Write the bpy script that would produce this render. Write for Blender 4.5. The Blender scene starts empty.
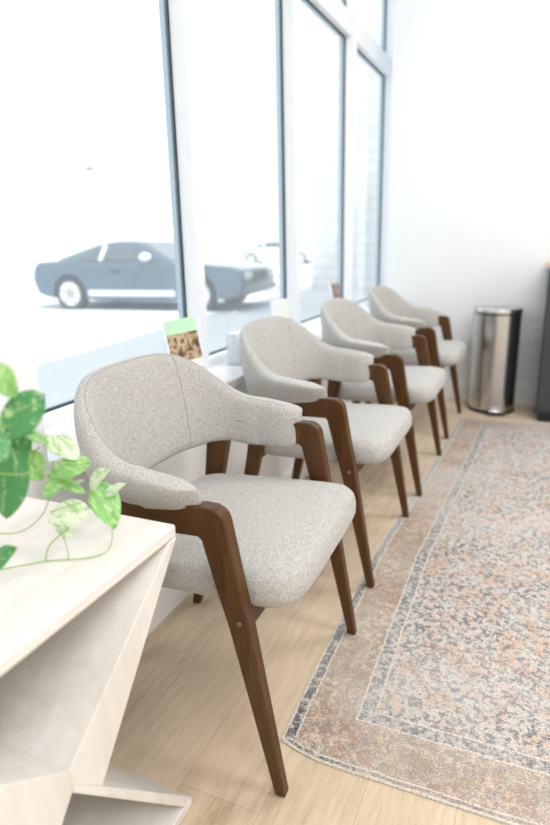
import bpy, bmesh, math, random
from mathutils import Vector, Matrix
from math import sin, cos, pi, radians, sqrt

random.seed(7)
SC = bpy.context.scene
COL = SC.collection

# ------------------------------------------------------------------ materials
def new_mat(name):
    m = bpy.data.materials.new(name); m.use_nodes = True
    nt = m.node_tree
    return m, nt, nt.nodes['Principled BSDF']

class G:
    """small node-graph helper"""
    def __init__(s, nt): s.nt = nt
    def n(s, t, **kw):
        x = s.nt.nodes.new(t)
        for k, v in kw.items(): setattr(x, k, v)
        return x
    def put(s, sock, v):
        if v is None: return
        if hasattr(v, 'is_output') or isinstance(v, bpy.types.NodeSocket): s.nt.links.new(v, sock)
        else: sock.default_value = v
    def math(s, op, a, b=None, clamp=False):
        x = s.n('ShaderNodeMath', operation=op); x.use_clamp = clamp
        s.put(x.inputs[0], a); s.put(x.inputs[1], b); return x.outputs[0]
    def mix(s, f, a, b, mode='MIX'):
        x = s.n('ShaderNodeMix', data_type='RGBA', blend_type=mode)
        s.put(x.inputs[0], f); s.put(x.inputs[6], a); s.put(x.inputs[7], b); return x.outputs[2]
    def noise(s, vec, scale, detail=2.0, rough=.5, dist=0.0):
        x = s.n('ShaderNodeTexNoise'); s.put(x.inputs['Vector'], vec)
        x.inputs['Scale'].default_value = scale; x.inputs['Detail'].default_value = detail
        x.inputs['Roughness'].default_value = rough; x.inputs['Distortion'].default_value = dist
        return x.outputs['Fac']
    def ramp(s, f, stops, interp='LINEAR'):
        x = s.n('ShaderNodeValToRGB'); x.color_ramp.interpolation = interp
        e = x.color_ramp.elements
        while len(e) < len(stops): e.new(.5)
        for el, (p, c) in zip(e, stops):
            el.position = p; el.color = c if len(c) == 4 else (*c, 1)
        s.put(x.inputs[0], f); return x.outputs[0]
    def coord(s, which='Object'): return s.n('ShaderNodeTexCoord').outputs[which]
    def mapping(s, vec, scale=(1, 1, 1), rot=(0, 0, 0), loc=(0, 0, 0)):
        x = s.n('ShaderNodeMapping'); s.put(x.inputs[0], vec)
        x.inputs['Scale'].default_value = scale; x.inputs['Rotation'].default_value = rot
        x.inputs['Location'].default_value = loc; return x.outputs[0]
    def bump(s, h, strength=.2, dist=.002):
        x = s.n('ShaderNodeBump'); x.inputs['Strength'].default_value = strength
        x.inputs['Distance'].default_value = dist; s.put(x.inputs['Height'], h); return x.outputs[0]

def c4(c): return (c[0], c[1], c[2], 1)

def plain(name, col, rough=.5, metal=0.0, var=.04, vscale=8., spec=.5, coat=0.0, bump=0.0):
    m, nt, b = new_mat(name); g = G(nt)
    f = g.noise(g.coord(), vscale, 3)
    lo = tuple(max(0, v * (1 - var)) for v in col); hi = tuple(min(1, v * (1 + var)) for v in col)
    nt.links.new(g.mix(f, c4(lo), c4(hi)), b.inputs['Base Color'])
    b.inputs['Roughness'].default_value = rough; b.inputs['Metallic'].default_value = metal
    b.inputs['Specular IOR Level'].default_value = spec; b.inputs['Coat Weight'].default_value = coat
    if bump: nt.links.new(g.bump(g.noise(g.coord(), 260, 3), bump, .0015), b.inputs['Normal'])
    return m

def fabric(name, dark, light):
    m, nt, b = new_mat(name); g = G(nt); co = g.coord()
    a = g.noise(g.mapping(co, (1, 1, 1.7)), 420, 3, .65)
    d = g.noise(g.mapping(co, (1.6, .8, 1)), 170, 4, .7)
    f = g.math('ADD', g.math('MULTIPLY', a, .6), g.math('MULTIPLY', d, .4))
    col = g.ramp(f, [(.36, dark), (.5, tuple((x + y) / 2 for x, y in zip(dark, light))), (.64, light)])
    nt.links.new(col, b.inputs['Base Color'])
    b.inputs['Roughness'].default_value = .95; b.inputs['Specular IOR Level'].default_value = .15
    b.inputs['Sheen Weight'].default_value = .25
    nt.links.new(g.bump(a, .35, .002), b.inputs['Normal'])
    return m

def wood(name, dark, light, axis='z', rough=.4, scale=14., coat=0.0):
    m, nt, b = new_mat(name); g = G(nt); co = g.coord()
    st = {'x': (.12, 1, 1), 'y': (1, .12, 1), 'z': (1, 1, .12)}[axis]
    v = g.mapping(co, st)
    n1 = g.noise(v, scale * 3, 5, .6, .6); n2 = g.noise(v, scale * 12, 3, .6)
    f = g.math('ADD', g.math('MULTIPLY', n1, .7), g.math('MULTIPLY', n2, .3))
    nt.links.new(g.ramp(f, [(.3, dark), (.7, light)]), b.inputs['Base Color'])
    b.inputs['Roughness'].default_value = rough; b.inputs['Coat Weight'].default_value = coat; b.inputs['Specular IOR Level'].default_value = .35
    b.inputs['Coat Roughness'].default_value = .25
    return m

M = {}
M['wall'] = plain('wall_paint', (.83, .845, .86), .75, var=.015, vscale=3)
M['trim'] = plain('white_trim', (.86, .87, .88), .4, var=.015)
M['ceiling'] = plain('ceiling_paint', (.85, .85, .85), .9, var=.01)
M['alu'] = plain('white_aluminium', (.84, .855, .87), .35, var=.01)
M['alu_out'] = plain('shaded_outer_alu', (.40, .50, .58), .4, var=.03)  # shade on the outer frame is put into this grey-blue
M['gasket'] = plain('dark_gasket', (.035, .055, .07), .5, var=.05)
M['fabric'] = fabric('melange_fabric', (.265, .255, .238), (.64, .628, .608))
M['seam'] = plain('seam_thread', (.34, .325, .30), .9, var=.05)
M['walnut'] = wood('walnut', (.046, .0185, .0040), (.125, .053, .0125), 'z', .42, 10, 0)
M['walnut_x'] = wood('walnut_rail', (.046, .0185, .0040), (.125, .053, .0125), 'x', .42, 10, 0)
M['brass'] = plain('bolt_metal', (.36, .25, .14), .3, .9)
M['whitewash'] = wood('whitewashed_wood', (.68, .64, .595), (.83, .81, .785), 'y', .55, 5)
M['whitewash_arm'] = wood('whitewashed_arm', (.68, .64, .595), (.83, .81, .785), 'z', .55, 5)
M['steel'] = plain('brushed_steel', (.62, .61, .60), .24, 1.0, .06, 4)
M['black'] = plain('black_plastic', (.015, .016, .018), .35)
M['charcoal'] = plain('charcoal_paint', (.045, .052, .058), .45, var=.06)
M['oak_edge'] = wood('oak_counter', (.50, .34, .21), (.70, .52, .36), 'x', .5, 6)
M['plate'] = plain('outlet_plastic', (.86, .87, .88), .35)
M['socket'] = plain('outlet_slots', (.10, .10, .10), .5)
M['pot'] = plain('pot_ceramic', (.80, .80, .79), .3)
M['soil'] = plain('soil', (.05, .035, .025), .95, var=.4, vscale=60)
M['stem'] = plain('stem_green', (.34, .50, .18), .5, var=.15)
M['paper'] = plain('white_paper', (.88, .88, .87), .7, var=.01)
M['card'] = plain('green_card', (.50, .78, .54), .6, var=.08, vscale=40)
M['pavement'] = plain('pale_pavement', (.60, .62, .64), .9, var=.06, vscale=.6)
M['sidewalk'] = plain('sidewalk_concrete', (.62, .63, .635), .9, var=.05, vscale=1.5)
M['roof_sunblock'] = plain('building_shell', (.6, .6, .6), .9)
M['carpaint'] = plain('dark_blue_car_paint', (.045, .085, .125), .3, 0, .03, 2, .6, .9)
M['carwhite'] = plain('white_car_paint', (.75, .76, .77), .3, 0, .02, 2, .5, .8)
M['carglass'] = plain('tinted_car_glass', (.05, .07, .09), .08, 0, .02, 2, 1.0)
M['tyre'] = plain('tyre_rubber', (.04, .04, .045), .8)
M['rim'] = plain('silver_rim', (.80, .81, .82), .35, .3)
M['lampglass'] = plain('lamp_lens', (.70, .72, .74), .15, .2)
M['redlens'] = plain('marker_lens', (.30, .12, .11), .3)
M['cartrim'] = plain('car_black_trim', (.02, .022, .025), .5)
M['stripe'] = plain('white_stripe', (.85, .86, .87), .35)
M['pole'] = plain('pole_metal', (.62, .64, .66), .5)
M['polehead'] = plain('lamp_head', (.10, .12, .14), .5)
M['concrete'] = plain('concrete_bench', (.65, .65, .65), .85)

def glass_mat():
    m = bpy.data.materials.new('window_glass'); m.use_nodes = True; nt = m.node_tree; nt.nodes.clear(); g = G(nt)
    out = g.n('ShaderNodeOutputMaterial')
    tr = g.n('ShaderNodeBsdfTransparent'); tr.inputs[0].default_value = (.95, .975, .98, 1)
    gl = g.n('ShaderNodeBsdfGlossy'); gl.inputs['Roughness'].default_value = .02
    lw = g.n('ShaderNodeLayerWeight'); lw.inputs['Blend'].default_value = .5
    mx = g.n('ShaderNodeMixShader'); nt.links.new(g.math('ADD', .02, g.math('MULTIPLY', g.math('POWER', lw.outputs['Facing'], 5.0), .5)), mx.inputs[0])
    nt.links.new(tr.outputs[0], mx.inputs[1]); nt.links.new(gl.outputs[0], mx.inputs[2])
    # the window's glare and haze, put into the pane as a translucent layer
    veil = g.n('ShaderNodeBsdfTranslucent')
    nt.links.new(g.mix(g.noise(g.coord(), 2.0, 4), (.85, .9, .95, 1), (.95, .97, 1, 1)), veil.inputs[0])
    m2 = g.n('ShaderNodeMixShader'); m2.inputs[0].default_value = .085
    nt.links.new(mx.outputs[0], m2.inputs[1]); nt.links.new(veil.outputs[0], m2.inputs[2])
    nt.links.new(m2.outputs[0], out.inputs[0])
    return m
M['glass'] = glass_mat()

def acrylic_mat():
    m = bpy.data.materials.new('clear_acrylic'); m.use_nodes = True; nt = m.node_tree; nt.nodes.clear(); g = G(nt)
    out = g.n('ShaderNodeOutputMaterial')
    tr = g.n('ShaderNodeBsdfTransparent'); tr.inputs[0].default_value = (.93, .95, .96, 1)
    gl = g.n('ShaderNodeBsdfPrincipled'); gl.inputs['Base Color'].default_value = (.9, .92, .93, 1); gl.inputs['Roughness'].default_value = .12
    mx = g.n('ShaderNodeMixShader')
    nt.links.new(g.math('ADD', g.math('MULTIPLY', g.noise(g.coord(), 20, 2), .1), .2), mx.inputs[0])
    nt.links.new(tr.outputs[0], mx.inputs[1]); nt.links.new(gl.outputs[0], mx.inputs[2]); nt.links.new(mx.outputs[0], out.inputs[0])
    return m
M['acrylic'] = acrylic_mat()

def leaf_mat(name, dark, light, cream, amount):
    m, nt, b = new_mat(name); g = G(nt); co = g.coord('Generated')
    n1 = g.noise(g.mapping(co, (1.0, 3.2, 1)), 2.6, 4, .6, .8)
    n2 = g.noise(co, 9, 3)
    base = g.mix(n2, c4(dark), c4(light))
    f = g.ramp(n1, [(amount - .05, (0, 0, 0)), (amount + .05, (1, 1, 1))])
    nt.links.new(g.mix(f, base, c4(cream)), b.inputs['Base Color'])
    b.inputs['Roughness'].default_value = .35
    tl = g.n('ShaderNodeBsdfTranslucent'); nt.links.new(g.mix(f, c4(light), c4(cream)), tl.inputs[0])
    mx = g.n('ShaderNodeMixShader'); mx.inputs[0].default_value = .35
    out = nt.nodes['Material Output']
    nt.links.new(b.outputs[0], mx.inputs[1]); nt.links.new(tl.outputs[0], mx.inputs[2]); nt.links.new(mx.outputs[0], out.inputs[0])
    return m
M['leaf_dark'] = leaf_mat('pothos_leaf_dark', (.07, .34, .12), (.17, .52, .20), (.62, .82, .45), .60)
M['leaf_mid'] = leaf_mat('pothos_leaf_mid', (.24, .58, .17), (.44, .75, .30), (.66, .86, .48), .56)
M['leaf_pale'] = leaf_mat('pothos_leaf_pale', (.40, .68, .30), (.58, .80, .46), (.88, .93, .80), .46)

def floor_mat():
    m, nt, b = new_mat('oak_plank_floor'); g = G(nt); co = g.coord()
    v = g.mapping(co, rot=(0, 0, radians(90)), loc=(.37, .06, 0))
    br = g.n('ShaderNodeTexBrick'); nt.links.new(v, br.inputs['Vector'])
    br.offset = .37; br.offset_frequency = 3
    br.inputs['Scale'].default_value = 1; br.inputs['Brick Width'].default_value = 1.22; br.inputs['Row Height'].default_value = .178
    br.inputs['Mortar Size'].default_value = .0012; br.inputs['Mortar Smooth'].default_value = .3; br.inputs['Bias'].default_value = 0
    br.inputs['Color1'].default_value = (0, 0, 0, 1); br.inputs['Color2'].default_value = (1, 1, 1, 1); br.inputs['Mortar'].default_value = (.5, .5, .5, 1)
    gv = g.mapping(co, (1, .09, 1)); 
    gr = g.noise(gv, 75, 5, .7, .5); gr2 = g.noise(g.mapping(co, (1, .24, 1)), 9, 6, .7, 1.4)
    f = g.math('ADD', g.math('MULTIPLY', gr, .55), g.math('MULTIPLY', gr2, .45))
    a = g.ramp(f, [(.36, (.39, .29, .18)), (.48, (.55, .43, .29)), (.62, (.68, .56, .41))])
    col = g.mix(g.math('MULTIPLY', br.outputs['Color'], .5), a, (.72, .60, .45, 1))
    col = g.mix(g.math('MULTIPLY', br.outputs['Fac'], .45), col, (.36, .27, .18, 1))
    nt.links.new(col, b.inputs['Base Color'])
    b.inputs['Roughness'].default_value = .42; b.inputs['Specular IOR Level'].default_value = .4
    nt.links.new(g.bump(gr, .06, .001), b.inputs['Normal'])
    return m
M['floor'] = floor_mat()

RUG_W, RUG_L = 2.05, 2.79
def rug_mat():
    m, nt, b = new_mat('faded_persian_rug'); g = G(nt)
    uv = g.coord('UV')
    sp = g.n('ShaderNodeSeparateXYZ'); nt.links.new(uv, sp.inputs[0]); u, v = sp.outputs[0], sp.outputs[1]
    d = g.math('MINIMUM', g.math('MINIMUM', u, g.math('SUBTRACT', RUG_W, u)), g.math('MINIMUM', v, g.math('SUBTRACT', RUG_L, v)))
    cream = (.58, .55, .515, 1); 
    fine = g.noise(uv, 95, 3, .7); fine2 = g.noise(g.mapping(uv, loc=(3, 5, 0)), 60, 3, .7, .5)
    speck = g.noise(g.mapping(uv, (1, 1.6, 1)), 210, 2, .6)
    wear = g.ramp(g.noise(g.mapping(uv, loc=(7, 1, 0)), 2.3, 3, .6), [(.36, (0, 0, 0)), (.64, (1, 1, 1))])
    vor = g.n('ShaderNodeTexVoronoi', feature='F1'); vor.inputs['Scale'].default_value = 17
    nt.links.new(g.mapping(uv, (1, 1, 1)), vor.inputs['Vector'])
    BW = [(0, 0, 0), (1, 1, 1)]
    def at(x, y): return g.mapping(uv, loc=(x, y, 0))
    def th(f, lo, hi): return g.ramp(f, [(lo, BW[0]), (hi, BW[1])])
    # field: cream ground, peach patches, slate curling flecks
    peach = th(g.noise(at(1, 9), 16, 3, .6), .44, .58)
    field = g.mix(g.math('MULTIPLY', peach, .8), cream, (.60, .385, .275, 1))
    ridge = g.math('ABSOLUTE', g.math('SUBTRACT', g.noise(uv, 20, 2, .55, 1.0), .5))
    vine = g.math('MULTIPLY', g.ramp(ridge, [(.02, BW[1]), (.045, BW[0])]), th(g.noise(at(8, 3), 75, 2, .6), .46, .54))
    fl = th(g.noise(at(4, 2), 56, 3, .65, .2), .520, .560)
    slate = g.math('MINIMUM', g.math('ADD', vine, fl), 1.0)
    slate = g.math('MULTIPLY', slate, g.math('ADD', .55, g.math('MULTIPLY', th(g.noise(at(5, 5), 7, 3, .6), .35, .6), .45)))
    field = g.mix(slate, field, (.075, .10, .135, 1))
    # wide border: brown / ochre speckle with dark flecks
    bord = g.mix(th(fine2, .43, .55), (.60, .46, .335, 1), (.34, .17, .07, 1))
    bord = g.mix(g.math('MULTIPLY', th(g.noise(at(9, 9), 50, 3, .7, .6), .50, .57), .75), bord, (.10, .11, .135, 1))
    bord = g.mix(g.math('MULTIPLY', th(g.noise(at(1, 4), 5.5, 3, .6), .46, .60), .75), bord, (.25, .15, .085, 1))
    bord = g.mix(g.math('MULTIPLY', wear, .45), bord, cream)
    guard = g.mix(th(fine2, .46, .56), (.055, .08, .11, 1), (.52, .51, .49, 1))
    guard = g.mix(g.math('MULTIPLY', th(g.noise(at(6, 1), 4.5, 3, .6), .42, .62), .5), guard, field)
    dark = g.mix(th(fine2, .50, .58), (.018, .032, .045, 1), (.46, .43, .39, 1))
    wob = g.math('ADD', g.math('MULTIPLY', g.math('SUBTRACT', fine, .5), .007), g.math('MULTIPLY', g.math('SUBTRACT', g.noise(at(2, 2), 14, 2), .5), .010))
    d = g.math('ADD', d, wob)
    # the short ends carry a narrower dark edge
    side = g.math('LESS_THAN', u, g.math('ADD', v, .0))
    edge = g.math('ADD', .016, g.math('MULTIPLY', side, .012))
    fade = g.math('MULTIPLY', th(g.math('ADD', g.math('MULTIPLY', v, .5), g.math('MULTIPLY', g.noise(at(8, 8), 9, 3, .6), .5)), .50, .75), .7)
    front = g.math('MULTIPLY', th(u, .10, .30), g.math('SUBTRACT', 1.0, side))
    dark = g.mix(g.math('MULTIPLY', fade, .8), dark, (.52, .50, .47, 1))
    dark = g.mix(g.math('MULTIPLY', front, .75), dark, bord)
    def step(x): return g.math('GREATER_THAN', d, x)
    cl = g.mix(.2, (.72, .68, .63, 1), bord)
    col = g.mix(step(.007), (.62, .57, .51, 1), dark)
    col = g.mix(step(edge), col, cl); col = g.mix(step(g.math('ADD', edge, .0045)), col, bord)
    col = g.mix(step(.144), col, cl); col = g.mix(step(.1485), col, guard)
    col = g.mix(step(.181), col, cl); col = g.mix(step(.1855), col, field)
    grain = g.math('MULTIPLY', th(g.noise(at(6, 6), 150, 3, .7), .50, .57), .55)
    col = g.mix(grain, col, (.20, .175, .16, 1))
    # worn pile: salt-and-pepper wear and faded drifts
    pile = g.math('MULTIPLY', th(speck, .46, .60), g.math('ADD', .24, g.math('MULTIPLY', th(g.noise(at(3, 8), 30, 3, .7), .4, .6), .40)))
    col = g.mix(pile, col, (.76, .70, .635, 1))
    col = g.mix(g.math('MULTIPLY', th(g.noise(at(2, 6), 1.7, 2), .45, .75), .45), col, (.60, .58, .555, 1))
    nt.links.new(col, b.inputs['Base Color'])
    b.inputs['Roughness'].default_value = .95; b.inputs['Specular IOR Level'].default_value = .1
    nt.links.new(g.bump(speck, .4, .002), b.inputs['Normal'])
    return m
M['rug'] = rug_mat()

def brick_mat():
    m, nt, b = new_mat('pale_painted_block'); g = G(nt); co = g.coord()
    v = g.mapping(co, rot=(radians(90), 0, 0))
    br = g.n('ShaderNodeTexBrick'); nt.links.new(v, br.inputs['Vector'])
    br.inputs['Scale'].default_value = 1; br.inputs['Brick Width'].default_value = .5; br.inputs['Row Height'].default_value = .25
    br.inputs['Mortar Size'].default_value = .018
    br.inputs['Color1'].default_value = (.80, .80, .79, 1); br.inputs['Color2'].default_value = (.84, .835, .82, 1); br.inputs['Mortar'].default_value = (.62, .625, .63, 1)
    nt.links.new(br.outputs['Color'], b.inputs['Base Color']); b.inputs['Roughness'].default_value = .9
    return m
M['brick'] = brick_mat()

def photo_mat(name, stops, seed):
    m, nt, b = new_mat(name); g = G(nt); co = g.coord('Generated')
    f = g.noise(g.mapping(co, (1, 2.2, 1.1), loc=(seed, seed * .7, 0)), 1.9, 3, .6, .3)
    nt.links.new(g.ramp(f, stops), b.inputs['Base Color']); b.inputs['Roughness'].default_value = .35
    return m
M['photo_warm'] = photo_mat('printed_photo_warm', [(.34, (.035, .03, .025)), (.43, (.18, .13, .07)), (.5, (.45, .27, .12)), (.56, (.62, .50, .36)), (.64, (.16, .09, .05))], 2.1)
M['photo_dark'] = photo_mat('printed_photo_dark', [(.34, (.03, .03, .035)), (.46, (.14, .10, .09)), (.54, (.50, .40, .37)), (.64, (.20, .13, .12))], 5.3)

# ------------------------------------------------------------------ mesh helpers
def obj(name, bm, mat, parent=None, loc=None, smooth=True, bevel=0.0, seg=2, subsurf=0, autosmooth=True):
    bmesh.ops.recalc_face_normals(bm, faces=bm.faces)
    me = bpy.data.meshes.new(name); bm.to_mesh(me); bm.free()
    if smooth:
        me.polygons.foreach_set('use_smooth', [True] * len(me.polygons))
    o = bpy.data.objects.new(name, me); COL.objects.link(o)
    me.materials.append(M[mat] if isinstance(mat, str) else mat)
    if parent: o.parent = parent
    if loc: o.location = loc
    if bevel:
        md = o.modifiers.new('bevel', 'BEVEL'); md.width = bevel; md.segments = seg; md.limit_method = 'ANGLE'; md.angle_limit = radians(35)
        md.harden_normals = False
    if subsurf:
        md = o.modifiers.new('sub', 'SUBSURF'); md.levels = subsurf; md.render_levels = subsurf
    if smooth and autosmooth and not subsurf:
        try: me.set_sharp_from_angle(angle=radians(40))
        except Exception: pass
    return o

def empty(name, loc=(0, 0, 0), rz=0.0):
    o = bpy.data.objects.new(name, None); COL.objects.link(o); o.location = loc; o.rotation_euler = (0, 0, rz)
    o.empty_display_size = .05
    return o

def tag(o, label, cat, group=None):
    o['label'] = label; o['category'] = cat
    if group: o['group'] = group
    return o

def structure(o): o['kind'] = 'structure'; return o

def box(bm, x0, x1, y0, y1, z0, z1):
    vs = [bm.verts.new(p) for p in ((x0, y0, z0), (x1, y0, z0), (x1, y1, z0), (x0, y1, z0), (x0, y0, z1), (x1, y0, z1), (x1, y1, z1), (x0, y1, z1))]
    for f in ((3, 2, 1, 0), (4, 5, 6, 7), (0, 1, 5, 4), (1, 2, 6, 5), (2, 3, 7, 6), (3, 0, 4, 7)): bm.faces.new([vs[i] for i in f])
    return vs

def boxo(name, mat, b, parent=None, bevel=0.0, **k):
    bm = bmesh.new(); box(bm, *b); return obj(name, bm, mat, parent, bevel=bevel, **k)

def prism(bm, pts, axis, a0, a1):
    """extrude a 2-D polygon along axis; pts are (p, q) in the other two axes"""
    def P(p, q, a): return {'x': (a, p, q), 'y': (p, a, q), 'z': (p, q, a)}[axis]
    A = [bm.verts.new(P(p, q, a0)) for p, q in pts]; B = [bm.verts.new(P(p, q, a1)) for p, q in pts]
    n = len(pts)
    bm.faces.new(A); bm.faces.new(B[::-1])
    for i in range(n): bm.faces.new((A[i], A[(i + 1) % n], B[(i + 1) % n], B[i]))
    return A, B

def loft(bm, rings, close=True, cap=True):
    R = [[bm.verts.new(p) for p in r] for r in rings]
    n = len(R[0])
    for a, b in zip(R, R[1:]):
        for i in range(n if close else n - 1):
            bm.faces.new((a[i], a[(i + 1) % n], b[(i + 1) % n], b[i]))
    if cap:
        bm.faces.new(R[0][::-1]); bm.faces.new(R[-1])
    return R

def tube(bm, pts, r, n=8, r1=None):
    pts = [Vector(p) for p in pts]; rings = []
    for i, p in enumerate(pts):
        t = (pts[min(i + 1, len(pts) - 1)] - pts[max(i - 1, 0)]).normalized()
        a = t.cross(Vector((0, 0, 1)))
        if a.length < 1e-3: a = t.cross(Vector((1, 0, 0)))
        a.normalize(); b = t.cross(a)
        rr = r if r1 is None else r + (r1 - r) * i / (len(pts) - 1)
        rings.append([p + a * (rr * cos(2 * pi * k / n)) + b * (rr * sin(2 * pi * k / n)) for k in range(n)])
    loft(bm, rings)

def catmull(pts, m=8):
    P = [Vector(p) for p in pts]; P = [P[0] * 2 - P[1]] + P + [P[-1] * 2 - P[-2]]; out = []
    for i in range(1, len(P) - 2):
        for k in range(m):
            t = k / m; a, b, c, d = P[i - 1:i + 3]
            out.append(.5 * ((2 * b) + (c - a) * t + (2 * a - 5 * b + 4 * c - d) * t * t + (3 * b - a - 3 * c + d) * t ** 3))
    out.append(P[-2]); return out

def interp(x, tab):
    if x <= tab[0][0]: return tab[0][1]
    for (a, va), (b, vb) in zip(tab, tab[1:]):
        if x <= b:
            t = (x - a) / (b - a); t = t * t * (3 - 2 * t) if False else t
            return va + (vb - va) * t
    return tab[-1][1]

def lathe(bm, prof, n=32, axis='z', c=(0, 0, 0), closed=False):
    rings = []
    for r, z in prof:
        ring = []
        for k in range(n):
            a = 2 * pi * k / n
            p = (r * cos(a), r * sin(a), z) if axis == 'z' else (r * cos(a), z, r * sin(a))
            ring.append((p[0] + c[0], p[1] + c[1], p[2] + c[2]))
        rings.append(ring)
    if closed: rings.append(rings[0])
    loft(bm, rings, cap=not closed)

# ------------------------------------------------------------------ room (x = 0 under the camera, window wall on -x, y = depth)
XW = -.958            # knee wall face
XL = -.940            # front edge of the ledge
XG = -1.181           # glass
YF = 4.227            # far wall
HC = 3.2              # ceiling
structure(boxo('floor', 'floor', (-1.2, 3.2, -2.6, YF + .15, -.06, 0)))
structure(boxo('ceiling', 'ceiling', (-1.3, 3.3, -2.7, YF + .55, HC, HC + .15)))
structure(boxo('wall_far', 'wall', (-1.0, 3.3, YF, YF + .5, -.06, HC)))
structure(boxo('wall_right', 'wall', (3.2, 3.3, -2.6, YF, 0, HC)))
structure(boxo('wall_back', 'wall', (-1.3, 3.3, -2.7, -2.6, -.06, HC)))
bm = bmesh.new(); box(bm, -1.225, XW, .905, 4.9, 0, .602)
structure(obj('wall_left', bm, 'wall'))
bm = bmesh.new(); box(bm, -1.225, -.93, -2.6, .905, 0, HC)
structure(obj('wall_left', bm, 'wall'))
structure(boxo('trim_1', 'trim', (-1.225, XL, .905, YF, .602, .632), bevel=.004))           # window ledge
bm = bmesh.new(); box(bm, XW, -.946, .91, YF, 0, .098); box(bm, XW, -.950, .91, YF, .098, .11)
structure(obj('baseboard_left', bm, 'trim', bevel=.002))
bm = bmesh.new(); box(bm, -.946, 3.2, YF - .016, YF, 0, .118); box(bm, -.946, 3.2, YF - .011, YF, .118, .140); box(bm, -.946, 3.2, YF - .006, YF, .140, .158)
structure(obj('baseboard_far', bm, 'trim', bevel=.003))

# windows: four bays, mullion pitch 0.926
ZT0, ZT1 = 2.223, 2.335
edges = [.905, 1.908, 2.857, 3.813, 4.779]
def window(i, y0, y1):
    w = empty('window_%d' % i, (XG, (y0 + y1) / 2, .632)); structure(w)
    yc, zc = (y0 + y1) / 2, .632
    def add(name, mat, boxes, bevel=.002):
        bm = bmesh.new()
        for b in boxes: box(bm, b[0] - XG, b[1] - XG, b[2] - yc, b[3] - yc, b[4] - zc, b[5] - zc)
        return obj(name, bm, mat, w, bevel=bevel, smooth=False)
    a = .0232
    l = y0 + (a if i > 1 else .0)
    r = y1 - a
    xi = -1.138
    fr = [(XG + .006, -1.119, y1 - a - .001, y1 + a + .003, .632, HC),
          (XG + .006, xi, l, r, .632, .660), (XG + .006, xi, l, r, ZT0, ZT1)]
    if i == 1: fr.append((XG + .006, xi, y0, y0 + .03, .632, HC))
    add('window_frame', 'alu', fr)
    add('outer_frame', 'alu_out', [(XG - .034, XG - .006, y1 - a + .004, y1 + a - .004, .60, HC), (XG - .045, XG - .006, l, r, .60, .655), (XG - .045, XG - .006, l, r, ZT0 + .01, ZT1 - .01)])
    gk = [(XG - .006, XG + .0055, r - .007, r + 2 * a - .002, .632, HC), (XG - .006, XG + .0055, l, r, .632, .6655),
          (XG - .006, XG + .0055, l, r, ZT0 - .006, ZT0 + .02), (XG - .006, XG + .0055, l, r, ZT1 - .02, ZT1 + .006)]
    add('gasket', 'gasket', gk, 0)
    add('pane', 'glass', [(XG - .003, XG + .003, l, r - .007, .6655, ZT0 - .006)], 0)
    add('pane', 'glass', [(XG - .003, XG + .003, l, r - .007, ZT1 + .006, HC)], 0)
for i in range(4): window(i + 1, edges[i], edges[i + 1])

# unseen building shell, added to keep the sun out and shape the pavement's shade
bm = bmesh.new(); prism(bm, [(-1.225, -9), (5, -9), (5, 16), (-1.95, 16), (-1.9, 10), (-1.225, 4.2)], 'z', HC + .15, 5.0)  # outline slants outward to shape where the shade ends outside
structure(obj('roof_sunblock', bm, 'roof_sunblock', smooth=False))
structure(boxo('wall_sunblock', 'roof_sunblock', (-1.225, -1.05, 4.803, 16, -.06, HC + .15)))
structure(boxo('wall_sunblock', 'roof_sunblock', (-1.4, -1.3, -9, -2.6, -.06, HC + .15)))

# ------------------------------------------------------------------ outside
structure(boxo('ground', 'pavement', (-140, -1.225, -60, 160, -.3, -.03)))
structure(boxo('sidewalk', 'sidewalk', (-2.9, -1.225, -9, 13.9, -.03, .0), bevel=.01))
structure(boxo('wall_wing', 'brick', (-5.15, -1.6, 14.0, 14.6, -.03, 9)))
t = tag(empty('bench', (-5.75, 13.4, -.03)), 'pale concrete bench outside by the block wall, through the third pane', 'bench')
bm = bmesh.new(); box(bm, -.55, .55, -.22, .22, .30, .42); obj('bench_seat', bm, 'concrete', t, bevel=.02)
for s in (-1, 1):
    bm = bmesh.new(); box(bm, s * .4 - .08, s * .4 + .08, -.18, .18, 0, .30); obj('leg', bm, 'polehead', t, bevel=.01)

def lamp_post(loc, h):
    t = tag(empty('street_lamp', loc), 'tall thin street lamp far outside, above the dark car', 'street lamp')
    bm = bmesh.new(); lathe(bm, [(.14, 0), (.14, .5), (.09, .55), (.06, h)], 12); obj('pole', bm, 'pole', t)
    bm = bmesh.new(); tube(bm, [(0, 0, h - .05), (.5, 0, h + .1), (.9, 0, h + .1)], .05); obj('arm', bm, 'pole', t)
    bm = bmesh.new(); box(bm, .75, 1.1, -.22, .22, h - .05, h + .18); obj('lamp_head', bm, 'polehead', t, bevel=.03)
lamp_post((-30.6, 36.0, -.03), 6.3)

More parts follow.
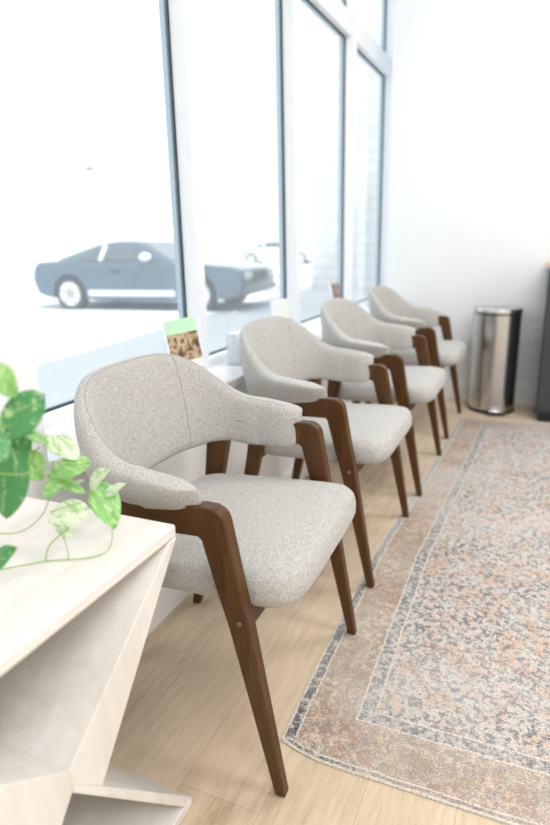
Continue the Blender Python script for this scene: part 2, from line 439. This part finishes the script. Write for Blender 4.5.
# --- car
def make_car(name, label, paint, loc, rz, scale=1.0, group=None):
    r = empty(name, loc, rz); r.scale = (scale,) * 3; tag(r, label, 'car', group)
    def arc(cx_, cz, rad, a0, a1, n=9): return [(cx_ + rad * cos(a0 + (a1 - a0) * k / n), cz + rad * sin(a0 + (a1 - a0) * k / n)) for k in range(n + 1)]
    WR, WF, RA = 1.08, 3.77, .365
    prof = [(.27, .42), (.21, .52), (.20, .66), (.23, .80), (.31, .885), (.60, .905), (1.0, .905), (2.0, .88), (3.05, .865), (3.5, .845), (4.1, .805), (4.45, .765), (4.58, .715), (4.63, .60), (4.62, .42), (4.57, .27), (4.35, .20)]
    prof += arc(WF, .30, RA, -.25, pi + .25) + [(3.2, .17), (1.75, .17)] + arc(WR, .30, RA, -.25, pi + .25) + [(.55, .24), (.33, .30)]
    bm = bmesh.new()
    W = .91
    n = len(prof)
    def taper(x, z):
        t = 1.0 - .06 * max(0, (x - 3.9) / .7) ** 2 - .10 * max(0, (.6 - x) / .4) ** 2
        return t * (1 - .10 * max(0, (z - .62) / .28))
    rings = []
    for s in (-1, -.93, .93, 1):
        ins = .025 if abs(s) == 1 else 0
        rings.append([(x + (2.2 - x) * ins * .3, s * W * taper(x, z), z - (z - .5) * ins) for x, z in prof])
    loft(bm, rings)
    obj('body', bm, paint, r, bevel=.012, seg=2)
    # greenhouse
    gp = [(.62, .88), (1.62, 1.19), (1.95, 1.245), (2.35, 1.25), (2.55, 1.225), (3.22, .85)]
    gtop = {0: .74, 1: .60, 2: .58, 3: .58, 4: .60, 5: .78}
    bm = bmesh.new(); loft(bm, [[(x, s * gtop[i], z) for i, (x, z) in enumerate(gp)] for s in (-1, 1)])
    obj('cabin', bm, paint, r, bevel=.03, seg=3)
    def side(x, z, s, off=.012):
        zt = min(1, max(0, (z - .86) / .37)); return (x, s * (.775 - (.775 - .585) * zt + off), z)
    for s in (-1, 1):
        for nm, pts in (('side_window', [(1.78, .905), (2.98, .895), (2.50, 1.165), (1.86, 1.19)]), ('quarter_window', [(1.22, .915), (1.66, .91), (1.72, 1.15), (1.60, 1.13)])):
            bm = bmesh.new()
            loft(bm, [[side(x, z, s, .006) for x, z in pts], [side(x, z, s, .02) for x, z in pts]])
            obj(nm, bm, 'carglass', r, smooth=False)
        bm = bmesh.new(); loft(bm, [[side(x, z, s, .006) for x, z in ((1.69, .91), (1.76, .91), (1.83, 1.18), (1.75, 1.16))], [side(x, z, s, .022) for x, z in ((1.69, .91), (1.76, .91), (1.83, 1.18), (1.75, 1.16))]])
        obj('pillar_trim', bm, 'stripe', r, smooth=False)
        bm = bmesh.new(); bmesh.ops.create_uvsphere(bm, u_segments=16, v_segments=10, radius=1, matrix=Matrix.Translation((2.78, s * .93, .96)) @ Matrix.Diagonal((.11, .10, .075, 1)))
        obj('mirror', bm, 'stripe' if paint == 'carpaint' else paint, r)
        bm = bmesh.new(); box(bm, 1.52, 3.32, s * .915 - .006, s * .915 + .006, .27, .37); obj('side_stripe', bm, 'stripe', r, smooth=False)
        bm = bmesh.new(); box(bm, 2.02, 2.2, s * .9 - .02, s * .9 + .02, .70, .725); obj('door_handle', bm, 'cartrim', r, bevel=.006)
        bm = bmesh.new(); box(bm, 4.45, 4.65, s * .60 - .17, s * .60 + .17, .545, .68); obj('headlight', bm, 'lampglass', r, bevel=.03)
        bm = bmesh.new(); box(bm, 4.20, 4.32, s * .845 - .03, s * .845 + .03, .44, .48); obj('marker_light', bm, 'redlens', r, bevel=.008)
        bm = bmesh.new(); box(bm, .195, .26, s * .60 - .14, s * .60 + .14, .62, .78); obj('tail_light', bm, 'redlens', r, bevel=.01)
    bm = bmesh.new(); box(bm, 4.52, 4.655, -.40, .40, .50, .68); obj('grille', bm, 'cartrim', r, bevel=.02)
    bm = bmesh.new(); box(bm, 4.45, 4.68, -.80, .80, .30, .45); obj('bumper', bm, paint, r, bevel=.03)
    for nm, pts in (('windshield', [(2.58, 1.205, .54), (3.16, .885, .70)]), ('rear_window', [(.74, .925, .66), (1.58, 1.18, .54)])):
        (xa, za, wa), (xb, zb, wb) = pts
        bm = bmesh.new(); nx, nz = (zb - za), -(xb - xa)
        l = sqrt(nx * nx + nz * nz); nx, nz = -nx / l * .012, -nz / l * .012
        loft(bm, [[(xa, -wa, za), (xa, wa, za), (xb, wb, zb), (xb, -wb, zb)], [(xa + nx, -wa, za + nz), (xa + nx, wa, za + nz), (xb + nx, wb, zb + nz), (xb + nx, -wb, zb + nz)]])
        obj(nm, bm, 'carglass', r, smooth=False)
    for wx in (WR, WF):
        for s in (-1, 1):
            bm = bmesh.new()
            lathe(bm, [(.225, -.10), (.29, -.11), (.325, -.085), (.33, 0), (.325, .085), (.29, .11), (.225, .10)], 36, 'y', (0, 0, 0), True)
            w = obj('wheel', bm, 'tyre', r, (wx, s * .80, .302))
            bm = bmesh.new(); lathe(bm, [(.235, -.095), (.235, .095), (.218, .10), (.205, .06), (.20, -.02), (.06, -.02), (.06, -.095)], 36, 'y')
            for k in range(5):
                a = 2 * pi * k / 5 + .3; d = Vector((cos(a), 0, sin(a))); q = Vector((-sin(a), 0, cos(a)))
                rr = []
                for rad, hw in ((.02, .045), (.21, .03)):
                    rr.append([d * rad + q * hw + Vector((0, s * .06, 0)), d * rad - q * hw + Vector((0, s * .06, 0)), d * rad - q * hw + Vector((0, s * .095, 0)), d * rad + q * hw + Vector((0, s * .095, 0))])
                loft(bm, rr)
            obj('rim', bm, 'rim', w)
    return r
ang = math.atan2(.25, 2.656)
nrm = Vector((-sin(ang), cos(ang), 0)); dr = Vector((cos(ang), sin(ang), 0))
p0 = Vector((-7.93, 8.80, -.03)) - dr * 1.08 * .96 + nrm * .80
make_car('car', 'dark blue two-door coupe parked outside, across the first two panes', 'carpaint', p0, ang, .96)
make_car('car', 'small distant white car behind the front of the dark coupe', 'carwhite', (-15.6, 30.5, -.03), radians(10))

# ------------------------------------------------------------------ rug
def make_rug():
    bm = bmesh.new(); uvl = bm.loops.layers.uv.new('UVMap')
    nu, nv = 42, 60; Y0 = .977
    edge = [(.977, -.447), (1.2, -.453), (1.5, -.459), (1.94, -.464), (2.4, -.442), (3.0, -.418), (3.76, -.395)]
    grid = []
    for j in range(nv + 1):
        row = []
        for i in range(nu + 1):
            v = RUG_L * j / nv; u = RUG_W * i / nu
            x = interp(Y0 + v, edge) + u; y = Y0 + v + .012 * u
            curl = max(0, 1 - u / .13) ** 2 * max(0, 1 - v / .12)
            y += .026 * curl
            row.append((bm.verts.new((x, y, .004)), u, v))
        grid.append(row)
    for j in range(nv):
        for i in range(nu):
            q = [grid[j][i], grid[j][i + 1], grid[j + 1][i + 1], grid[j + 1][i]]
            f = bm.faces.new([a[0] for a in q])
            for l, a in zip(f.loops, q): l[uvl].uv = (a[1], a[2])
    me = bpy.data.meshes.new('rug'); bm.to_mesh(me); bm.free()
    o = bpy.data.objects.new('rug', me); COL.objects.link(o); me.materials.append(M['rug'])
    md = o.modifiers.new('thick', 'SOLIDIFY'); md.thickness = .0038; md.offset = -1
    tag(o, 'faded Persian style rug with dark border lying on the plank floor', 'rug')
make_rug()

# ------------------------------------------------------------------ armchair
# local frame: origin on the floor at the middle of the chair, +x to the front, y across
def make_chair(label):
    r = tag(empty('armchair'), label, 'armchair', 'grey armchairs in a row under the window')
    OX = .63
    def L(pts): return [(x + OX, z) for x, z in pts]
    def flat_prism(bm, pts, y0, y1, w0=None):
        prism(bm, pts, 'y', y0, y1)
    for s in (-1, 1):
        yc = s * .276
        # front leg with its knee; narrows towards the foot in both directions
        pts = L([(-.540, .556), (-.533, .552), (-.511, .465), (-.485, .371), (-.403, 0), (-.380, 0), (-.442, .383), (-.463, .493), (-.481, .592), (-.485, .603), (-.493, .612), (-.506, .618), (-.540, .619)])
        bm = bmesh.new(); A, B = prism(bm, pts, 'y', -.5, .5)
        for vv in bm.verts:
            hw = .0120 + (.0165 - .0120) * min(1, vv.co.z / .5); vv.co.y = yc + math.copysign(hw, vv.co.y)
        leg = obj('leg', bm, 'walnut', r, bevel=.0045, seg=3)
        bm = bmesh.new(); lathe(bm, [(.0, 0), (.0052, 0), (.0052, .002), (.004, .003), (0, .003)], 14, 'y', (-.462 + OX, 0, .39))
        for vv in bm.verts: vv.co.y = yc + s * (.0155 + vv.co.y)
        obj('bolt', bm, 'brass', leg)
        # arm rail
        bm = bmesh.new(); prism(bm, L([(-.522, .557), (-.522, .618), (-.66, .621), (-.745, .618), (-.800, .604), (-.815, .578), (-.74, .556), (-.66, .555)]), 'y', yc - .0162, yc + .0162)
        if True:
            for vv in bm.verts:
                x = vv.co.x - OX
                if x < -.70: vv.co.y -= s * .05 * ((-.70 - x) / .115)
        obj('arm_rail', bm, 'walnut_x', r, bevel=.005, seg=2)
        # rear leg
        yr = s * .262
        bm = bmesh.new(); prism(bm, L([(-.735, .580), (-.800, .585), (-.825, .40), (-.899, 0), (-.874, 0), (-.775, .40)]), 'y', yr - .5, yr + .5)
        for vv in bm.verts:
            hw = .012 + .005 * min(1, vv.co.z / .4); vv.co.y = yr - s * .012 * (vv.co.z / .58) + math.copysign(hw, vv.co.y - yr)
        obj('leg', bm, 'walnut', r, bevel=.005, seg=2)
    bm = bmesh.new(); prism(bm, L([(-.466, .374), (-.444, .374), (-.452, .410), (-.474, .410)]), 'y', -.262, .262)
    obj('front_rail', bm, 'walnut_x', r, bevel=.003)
    bm = bmesh.new(); prism(bm, L([(-.815, .375), (-.789, .375), (-.789, .415), (-.815, .415)]), 'y', -.25, .25)
    obj('rear_rail', bm, 'walnut_x', r, bevel=.003)
    # seat
    cxs, A_, B_ = -.594 + OX, .230, .252
    def ring(ins, z):
        out = []
        for k in range(56):
            t = 2 * pi * (k + .5) / 56; e = 2 / 7.5
            x = math.copysign(abs(cos(t)) ** e, cos(t)); y = math.copysign(abs(sin(t)) ** e, sin(t))
            bx = (A_ - ins) * x; by = (B_ - ins * 1.0) * y
            by *= 1 + .03 * x                      # a little wider at the front
            bx += .006 * (1 - y * y) * (1 if x > 0 else 0) * x   # bowed front edge
            out.append((cxs + bx, by, z + .006 * x))
        return out
    bm = bmesh.new()
    loft(bm, [ring(i, z) for i, z in ((.05, .393), (.022, .394), (.007, .401), (.0, .413), (.0, .434), (.004, .452), (.013, .464), (.032, .471), (.075, .475), (.13, .477), (.19, .478))])
    seat = obj('seat', bm, 'fabric', r, autosmooth=False)
    # wrap-round back and arm pads
    N = 72
    Xf, Xs, b, a = -.544, -.668, .190, .275
    tot = []
    # path: straight arm, superellipse, straight arm
    path = []
    for k in range(11): path.append((Xf + (Xs - Xf) * k / 11, -a - .004, None))
    e = 2 / 2.7
    for k in range(N + 1):
        t = pi * k / N
        y = -a * math.copysign(abs(cos(t)) ** e, cos(t)); x = Xs - b * abs(sin(t)) ** e
        path.append((x, y, None))
    for k in range(10, -1, -1): path.append((Xf + (Xs - Xf) * k / 11, a + .004, None))
    P = [Vector((p[0], p[1])) for p in path]
    ztop = [(-.845, .838), (-.83, .831), (-.815, .812), (-.795, .780), (-.77, .742), (-.74, .711), (-.70, .687), (-.655, .674), (-.60, .664), (-.54, .657), (-.52, .652)]
    rings = []; mids = []
    NP = len(P); K = 24
    # cumulative
    for i, p in enumerate(P):
        q0, q1 = P[max(0, i - 1)], P[min(NP - 1, i + 1)]
        tg = (q1 - q0).normalized(); out = Vector((-tg.y, tg.x))
        if out.dot(p - Vector((Xs, 0))) < 0: out = -out
        x, y = p
        side = abs(y) / a
        if x >= Xs: zt = .657 + .017 * (Xf - x) / (Xf - Xs)
        else:
            q = min(1, (Xs - x) / b) ** (1 / e)      # sine of the angle round the back
            zt = .674 + .144 * (1 - (1 - q) ** 1.45) ** 1.75
        back = min(1, max(0, (Xs - x) / (b * .95)))
        zi = .522 + .020 * back
        zo = .641 - .078 * min(1, max(0, (-.74 - x) / .09))
        th = .031 - .004 * back
        # rounded end of the arm pad
        endd = min(i, NP - 1 - i)
        sc = (.25, .62, .84, .95)[endd] if endd < 4 else 1.0
        adv = (.006, .004, .001, 0)[endd] if endd < 4 else 0
        fw = -tg if i < NP / 2 else tg
        lean = .07 + .10 * back
        ring_ = []
        for k in range(K):
            ph = 2 * pi * k / K
            cu = math.copysign(abs(cos(ph)) ** .62, cos(ph)); sw = math.copysign(abs(sin(ph)) ** .72, sin(ph))
            u = cu * th * sc
            zb = zi + (zo - zi) * (cu + 1) / 2
            zm = (zb + zt) / 2; z = zm + sw * (zt - zb) / 2 * (sc if sc == 1 else (.55 + .45 * sc))
            o = u * (1 - .25 * max(0, sw) * back) + lean * (z - .64)
            q = p + out * o + fw * adv
            ring_.append((q.x + OX, q.y, z))
        rings.append(ring_); mids.append((p, out, zt))
    bm = bmesh.new(); loft(bm, rings)
    back = obj('backrest', bm, 'fabric', r, autosmooth=False)
    # stitched seams
    bm = bmesh.new()
    tube(bm, [Vector(rg[7]) for rg in rings[3:-3]], .0008, 5)
    obj('seam', bm, 'seam', back)
    bm = bmesh.new(); tube(bm, [rings[NP - 1 - int(NP * .375)][k] for k in range(7, 17)], .0009, 5); obj('seam', bm, 'seam', back)
    return r

def copy_tree(o, parent=None):
    c = o.copy(); COL.objects.link(c)
    if parent: c.parent = parent
    for ch in list(o.children): copy_tree(ch, c)
    return c

chair_labels = ['grey fabric armchair with walnut legs, nearest the white side table',
                'grey fabric armchair with walnut legs, second along from the white side table',
                'grey fabric armchair with walnut legs, third along from the white side table',
                'grey fabric armchair with walnut legs, farthest one, next to the steel bin']
spots = [(-.637, 1.151, 1.5), (-.657, 1.962, 0.0), (-.645, 2.742, 0.0), (-.648, 3.588, 0.0)]
proto = make_chair(chair_labels[0])
for i, (x, y, a) in enumerate(spots):
    c = proto if i == 0 else copy_tree(proto)
    c['label'] = chair_labels[i]; c.location = (x, y, 0); c.rotation_euler = (0, 0, radians(a))
# feet that stand on the rug are lifted by its thickness
for c in [o for o in COL.objects if o.name.startswith('armchair')]:
    if c is proto: c.rotation_euler[0] = .0036; c.rotation_euler[1] = -.005; c.location.z = .0020
    else: c.rotation_euler[1] = -.0085; c.location.z = .0024

# ------------------------------------------------------------------ X side table
def make_table():
    cx_, cy_ = -.725, .497
    r = tag(empty('side_table', (cx_, cy_, 0)), 'whitewashed wooden side table on crossed boards, left of the nearest armchair', 'side table')
    X0, X1 = -.902 - cx_, -.547 - cx_
    H, W, T = .612, .304, .024
    bm = bmesh.new(); box(bm, X0, X1, -W, W, H - T, H); obj('tabletop', bm, 'whitewash', r, bevel=.005)
    B = .022
    bm = bmesh.new(); box(bm, X0, X1, -W + .012, W - .012, 0, B); obj('base_board', bm, 'whitewash', r, bevel=.004)
    # crossed boards run the full depth of the table; the upper pair swell towards the crossing
    top, zv, za, t = H - T, .371, .331, .020
    for sg in (-1, 1):
        up = [(sg * W, top), (sg * (W - t), top), (0, zv), (0, .345), (sg * .058, .284)]
        bm = bmesh.new(); prism(bm, up, 'x', X0, X1); obj('crossed_board', bm, 'whitewash_arm', r, bevel=.002)
        lo = [(0, .352), (sg * .058, .284), (sg * (W - .014), B), (sg * (W - .040), B), (0, za)]
        bm = bmesh.new(); prism(bm, lo, 'x', X0, X1 - .0005); obj('crossed_board', bm, 'whitewash_arm', r, bevel=.002)
make_table()

# ------------------------------------------------------------------ pothos
LEAVES = [((-0.582, 0.56, 0.889), (-0.627, 0.53, 0.842), 0.046, 'leaf_dark'), ((-0.6, 0.52, 0.936), (-0.601, 0.55, 0.897), 0.028, 'leaf_mid'),
 ((-0.631, 0.55, 0.818), (-0.663, 0.55, 0.712), 0.049, 'leaf_dark'), ((-0.634, 0.58, 0.837), (-0.629, 0.62, 0.811), 0.025, 'leaf_mid'),
 ((-0.685, 0.69, 0.785), (-0.645, 0.69, 0.757), 0.032, 'leaf_pale'), ((-0.636, 0.69, 0.751), (-0.688, 0.66, 0.735), 0.035, 'leaf_mid'),
 ((-0.669, 0.74, 0.693), (-0.632, 0.74, 0.723), 0.030, 'leaf_pale'), ((-0.68, 0.77, 0.67), (-0.638, 0.75, 0.611), 0.042, 'leaf_mid'),
 ((-0.665, 0.77, 0.663), (-0.632, 0.78, 0.684), 0.016, 'leaf_pale'), ((-0.66, 0.7, 0.665), (-0.696, 0.66, 0.654), 0.039, 'leaf_pale'),
 ((-0.705, 0.69, 0.631), (-0.684, 0.7, 0.612), 0.020, 'leaf_pale'), ((-0.666, 0.66, 0.728), (-0.679, 0.64, 0.707), 0.020, 'leaf_mid'),
 ((-0.676, 0.68, 0.719), (-0.648, 0.7, 0.696), 0.015, 'leaf_mid'), ((-0.67, 0.69, 0.709), (-0.639, 0.69, 0.725), 0.008, 'leaf_pale'),
 ((-0.66, 0.6, 0.792), (-0.653, 0.62, 0.748), 0.032, 'leaf_mid'), ((-0.701, 0.56, 0.634), (-0.661, 0.56, 0.665), 0.026, 'leaf_dark'),
 ((-0.635, 0.57, 0.834), (-0.643, 0.58, 0.786), 0.028, 'leaf_dark'), ((-0.605, 0.5, 0.854), (-0.583, 0.5, 0.828), 0.032, 'leaf_dark'),
 ((-0.637, 0.62, 0.813), (-0.629, 0.64, 0.789), 0.020, 'leaf_pale')]
STEMS = [[(-.755, .45, .69), (-.765, .53, .62), (-0.752, 0.602, 0.588), (-0.703, 0.649, 0.583), (-0.637, 0.692, 0.583), (-0.638, 0.735, 0.588), (-0.658, 0.765, 0.625), (-.68, .77, .67)],
 [(-.75, .43, .71), (-.75, .52, .70), (-.735, .62, .645), (-0.713, 0.66, 0.658), (-0.674, 0.65, 0.707), (-0.666, 0.66, 0.728)],
 [(-0.702, 0.648, 0.584), (-0.699, 0.66, 0.612), (-.672, .68, .64), (-0.66, 0.70, 0.665)],
 [(-0.67, 0.667, 0.584), (-0.683, 0.68, 0.6), (-.705, .69, .631)],
 [(-.69, .66, .672), (-0.666, 0.7, 0.675), (-0.674, 0.73, 0.661), (-0.669, 0.74, 0.693)],
 [(-.74, .42, .74), (-.66, .49, .80), (-0.608, 0.55, 0.79), (-0.634, 0.62, 0.779), (-0.636, 0.69, 0.751)],
 [(-.73, .42, .74), (-.65, .48, .85), (-0.61, 0.54, 0.86), (-0.647, 0.62, 0.818), (-0.685, 0.69, 0.785)],
 [(-.72, .40, .74), (-.62, .47, .86), (-.582, .56, .889)], [(-.74, .41, .73), (-.66, .47, .92), (-.60, .52, .936)],
 [(-.73, .43, .73), (-.67, .51, .80), (-.631, .55, .818)], [(-.65, .50, .838), (-.634, .58, .837), (-.637, .62, .813)],
 [(-.64, .61, .805), (-.66, .6, .792)], [(-.77, .55, .612), (-.701, .56, .634)], [(-.64, .63, .776), (-.67, .665, .735), (-.676, .68, .719), (-.67, .69, .709)],
 [(-.658, .764, .627), (-.662, .77, .645), (-.665, .77, .663)], [(-.66, .50, .835), (-.605, .5, .854)], [(-.66, .50, .835), (-.635, .57, .834)]]
def make_plant():
    EYE = Vector((0, 0, 1.08)); K = .945
    def at(p): return EYE + (Vector(p) - EYE) * K
    O = Vector((-.735, .385, .6135))
    r = tag(empty('pothos_plant', O), 'trailing variegated pothos with yellow-green heart leaves on white side table', 'plant')
    bm = bmesh.new(); lathe(bm, [(.0, 0), (.058, 0), (.062, .01), (.078, .125), (.078, .135), (.071, .135), (.068, .118), (.0, .116)], 40); obj('pot', bm, 'pot', r)
    bm = bmesh.new(); lathe(bm, [(.0, .113), (.067, .117), (.066, .122), (.04, .126), (0, .127)], 30); obj('soil', bm, 'soil', r)
    rnd = random.Random(3)
    for b, t, w, mt in LEAVES:
        b, t = at(b), at(t); w *= K * 1.22; b = b - (t - b) * .06; ax = (t - b); Ln = ax.length; ax.normalize()
        # blades hang towards the light of the room, each with its own tilt
        n = (Vector((.55, -.45, .75)) + Vector((rnd.uniform(-.25, .25), rnd.uniform(-.25, .25), rnd.uniform(-.2, .2)))).normalized()
        n = (n - ax * n.dot(ax)).normalized(); sd = ax.cross(n)
        bm = bmesh.new(); nu, nv = 14, 8; rows = []
        for i in range(nu + 1):
            s = i / nu
            hw = w * .5 * (1.04 * (sin(pi * min(1, s ** .72)) ** .75) if 0 < s < 1 else 0)
            row = []
            for j in range(-nv // 2, nv // 2 + 1):
                q = j / (nv / 2)
                lobe = -.13 * Ln * (1 - s) ** 3 * (abs(q) ** 1.2)       # heart-shaped base
                fold = .22 * abs(q) * hw - .05 * hw * q * q; curl = -.16 * Ln * (s - .35) ** 2 + .03 * w * sin(5 * s + j)
                p = b + ax * (Ln * s + lobe) + sd * (q * max(hw, .0004)) + n * (fold + curl)
                row.append(bm.verts.new(p - O))
            rows.append(row)
        for i in range(nu):
            for j in range(nv): bm.faces.new((rows[i][j], rows[i][j + 1], rows[i + 1][j + 1], rows[i + 1][j]))
        o = obj('leaf', bm, mt, r, autosmooth=False)
        md = o.modifiers.new('thick', 'SOLIDIFY'); md.thickness = .0006
    for st in STEMS:
        bm = bmesh.new(); tube(bm, catmull([Vector((at(p).x, at(p).y, max(at(p).z, .6145))) - O for p in st], 7), 0.0012, 7, .0008); obj('stem', bm, 'stem', r)
make_plant()

# ------------------------------------------------------------------ brochures and stands on the ledge
def brochure(loc, rz, label, photo, w=.148, h=.135, z0=.088, band=.045, full=True):
    r = tag(empty('brochure_stand', loc, rz), label, 'brochure stand', 'brochure stands along the window ledge')
    tilt = radians(11)
    def lean(bm):
        for vv in bm.verts:
            x, z = vv.co.x, vv.co.z
            vv.co.x = x * cos(tilt) - z * sin(tilt); vv.co.z = x * sin(tilt) + z * cos(tilt)
    bm = bmesh.new(); box(bm, -.003, .0, -w / 2 - .004, w / 2 + .004, .004, z0 + h * .55)
    box(bm, .018, .021, -w / 2 - .004, w / 2 + .004, .004, .060); box(bm, -.003, .021, -w / 2 - .004, w / 2 + .004, .004, .007); lean(bm)
    obj('clear_holder', bm, 'acrylic', r)
    bm = bmesh.new(); box(bm, -.06, .026, -w / 2 + .01, w / 2 - .01, 0, .004); obj('base', bm, 'acrylic', r)
    bm = bmesh.new(); box(bm, .003, .014, -w / 2, w / 2, .008, z0 + h); lean(bm); bk = obj('leaflet', bm, 'paper', r)
    bm = bmesh.new(); box(bm, .0142, .0152, -w / 2, w / 2, z0, z0 + h - band); lean(bm); obj('cover_photo', bm, photo, bk, smooth=False)
    if band:
        bm = bmesh.new(); box(bm, .0142, .0152, -w / 2, w / 2, z0 + h - band, z0 + h); lean(bm); obj('cover_band', bm, 'card', bk, smooth=False)
    return r
brochure((-1.020, 1.630, .632), radians(-8), 'brochure stand with pale green banded leaflet on ledge behind nearest armchair', 'photo_warm')
brochure((-1.055, 3.33, .632), radians(-8), 'brochure stand with small dark photo leaflet behind third armchair', 'photo_dark', w=.105, h=.115, z0=.105, band=0)
def holder(loc, rz, label, w, h, card):
    r = tag(empty('leaflet_holder', loc, rz), label, 'leaflet holder')
    bm = bmesh.new(); box(bm, -.03, -.027, -w / 2, w / 2, 0, h); box(bm, .027, .030, -w / 2, w / 2, 0, h * .6); box(bm, -.03, .03, -w / 2, w / 2, 0, .004)
    for s in (-1, 1): box(bm, -.03, .03, s * w / 2 - .0015, s * w / 2 + .0015, 0, h * .6)
    obj('clear_case', bm, 'acrylic', r)
    bm = bmesh.new(); box(bm, -.022, .010, -w / 2 + .008, w / 2 - .008, .006, card); obj('leaflets', bm, 'paper', r)
holder((-1.05, 2.05, .632), 0, 'clear acrylic leaflet holder on ledge behind the second armchair', .10, .20, .12)
holder((-1.07, 2.515, .632), 0, 'white leaflet holder on ledge right beside the second window mullion', .14, .19, .20)

# ------------------------------------------------------------------ bin
def make_bin():
    r = tag(empty('step_bin', (-.235, 4.06, 0), radians(14)), 'semi-round brushed steel pedal bin standing on floor against far wall', 'bin')
    def outline(sc, z, n=40, w=.145, d=.16):
        pts = []
        for k in range(n + 1):
            t = pi + pi * k / n
            pts.append((w * sc * cos(t), d * sc * sin(t), z))
        pts += [(w * sc, .055 * sc, z), (w * sc * .9, .075 * sc, z), (-w * sc * .9, .075 * sc, z), (-w * sc, .055 * sc, z)]
        return pts
    bm = bmesh.new(); loft(bm, [outline(1.01, 0), outline(1.01, .022), outline(.99, .024)]); obj('base_ring', bm, 'black', r)
    bm = bmesh.new(); loft(bm, [outline(.985, .022), outline(.985, .625)]); obj('body', bm, 'steel', r)
    bm = bmesh.new(); loft(bm, [outline(.98, .625), outline(.98, .635)]); obj('lid_gap', bm, 'black', r)
    bm = bmesh.new(); loft(bm, [outline(1.0, .635), outline(1.0, .655), outline(.985, .662), outline(.95, .665)]); obj('lid', bm, 'steel', r)
    bm = bmesh.new(); box(bm, -.055, .055, -.205, -.13, .012, .03); obj('pedal', bm, 'black', r, bevel=.006)
    bm = bmesh.new(); box(bm, -.05, .05, -.2035, -.165, .0305, .034); obj('pedal_plate', bm, 'steel', r, bevel=.002)
    bm = bmesh.new(); box(bm, -.10, .10, .073, .09, .05, .64); obj('hinge_cover', bm, 'black', r, bevel=.005)
make_bin()

# ------------------------------------------------------------------ cabinet, outlet
def make_cabinet():
    r = tag(empty('cabinet', (.033, 3.82, 0)), 'charcoal cabinet with oak counter at right edge, beside the steel bin', 'cabinet')
    bm = bmesh.new(); box(bm, .02, 1.4, .03, .40, 0, .07); obj('plinth', bm, 'black', r)
    bm = bmesh.new(); box(bm, 0, 1.42, .012, .40, .055, .905); obj('carcass', bm, 'charcoal', r, bevel=.003)
    for k in range(3):
        x0 = .006 + k * .472
        bm = bmesh.new(); box(bm, x0, x0 + .464, -.008, .011, .075, .895); d = obj('door', bm, 'charcoal', r, bevel=.003)
        bm = bmesh.new(); tube(bm, [(x0 + .42, -.008, .72), (x0 + .42, -.03, .73), (x0 + .42, -.03, .83), (x0 + .42, -.008, .84)], .005); obj('handle', bm, 'black', d)
    bm = bmesh.new(); box(bm, -.012, 1.44, -.02, .405, .906, .936); obj('countertop', bm, 'oak_edge', r, bevel=.004)
make_cabinet()
r = tag(empty('wall_outlet', (.003, YF, .478)), 'white power outlet on far wall between bin and charcoal cabinet', 'outlet')
bm = bmesh.new(); box(bm, -.038, .038, -.006, 0, -.06, .06); obj('cover_plate', bm, 'plate', r, bevel=.003)
for s in (-1, 1):
    bm = bmesh.new(); box(bm, -.017, .017, -.008, -.006, s * .025 - .014, s * .025 + .014); so = obj('socket', bm, 'plate', r, bevel=.003)
    bm = bmesh.new()
    for q in (-1, 1): box(bm, q * .006 - .001, q * .006 + .001, -.0085, -.0079, s * .025 - .004, s * .025 + .006)
    obj('slot', bm, 'socket', so, smooth=False)

# ------------------------------------------------------------------ light
w = bpy.data.worlds.new('sky'); SC.world = w; w.use_nodes = True
nt = w.node_tree; bg = nt.nodes['Background']; bg.inputs[0].default_value = (.915, .965, 1.0, 1); bg.inputs[1].default_value = 1.75
sun = bpy.data.lights.new('sun', 'SUN'); sun.energy = 6.0; sun.angle = radians(1.2); sun.color = (1, .97, .93)
so = bpy.data.objects.new('sun', sun); COL.objects.link(so)
dirv = Vector((-.66, .12, -1.0)).normalized(); so.rotation_euler = dirv.to_track_quat('-Z', 'Y').to_euler()
def add_fill_light(x, y, sx, sy, e):  # added area fill without fixtures, standing in for unseen side windows' light
    l = bpy.data.lights.new('fill_light', 'AREA'); l.shape = 'RECTANGLE'; l.size = sx; l.size_y = sy; l.energy = e; l.color = (1, .99, .985)
    o = bpy.data.objects.new('fill_light', l); COL.objects.link(o); o.location = (x, y, HC - .03)
for x, y, e in ((1.6, -.9, 36), (1.6, 1.2, 38), (.6, 2.8, 42), (.9, -1.2, 26)): add_fill_light(x, y, 1.2, .6, e)

# ------------------------------------------------------------------ camera
F = 599.0
yaw, pit, rol = .41594, .27577, -.02128
fw = Vector((-sin(yaw) * cos(pit), cos(yaw) * cos(pit), -sin(pit))); rt = Vector((cos(yaw), sin(yaw), 0)); up = rt.cross(fw)
r2 = rt * cos(rol) + up * sin(rol); u2 = -rt * sin(rol) + up * cos(rol)
cam = bpy.data.cameras.new('camera'); co = bpy.data.objects.new('camera', cam); COL.objects.link(co)
m = Matrix((r2, u2, -fw)).transposed().to_4x4(); m.translation = (0, 0, 1.08); co.matrix_world = m
cam.sensor_fit = 'VERTICAL'; cam.sensor_height = 36; cam.sensor_width = 24; cam.lens = F / 825 * 36
cam.clip_start = .02; cam.clip_end = 500
cam.dof.use_dof = True; cam.dof.focus_distance = 1.28; cam.dof.aperture_fstop = 2.2
SC.camera = co

SC.view_settings.view_transform = 'Standard'; SC.view_settings.look = 'None'
SC.view_settings.exposure = 0.0; SC.view_settings.gamma = 1.0; SC.view_settings.use_curve_mapping = False
SC.cycles.max_bounces = 10; SC.cycles.diffuse_bounces = 6; SC.cycles.transparent_max_bounces = 16
SC.cycles.use_denoising = True; SC.cycles.caustics_reflective = False; SC.cycles.caustics_refractive = False
SC.cycles.sample_clamp_indirect = 6.0
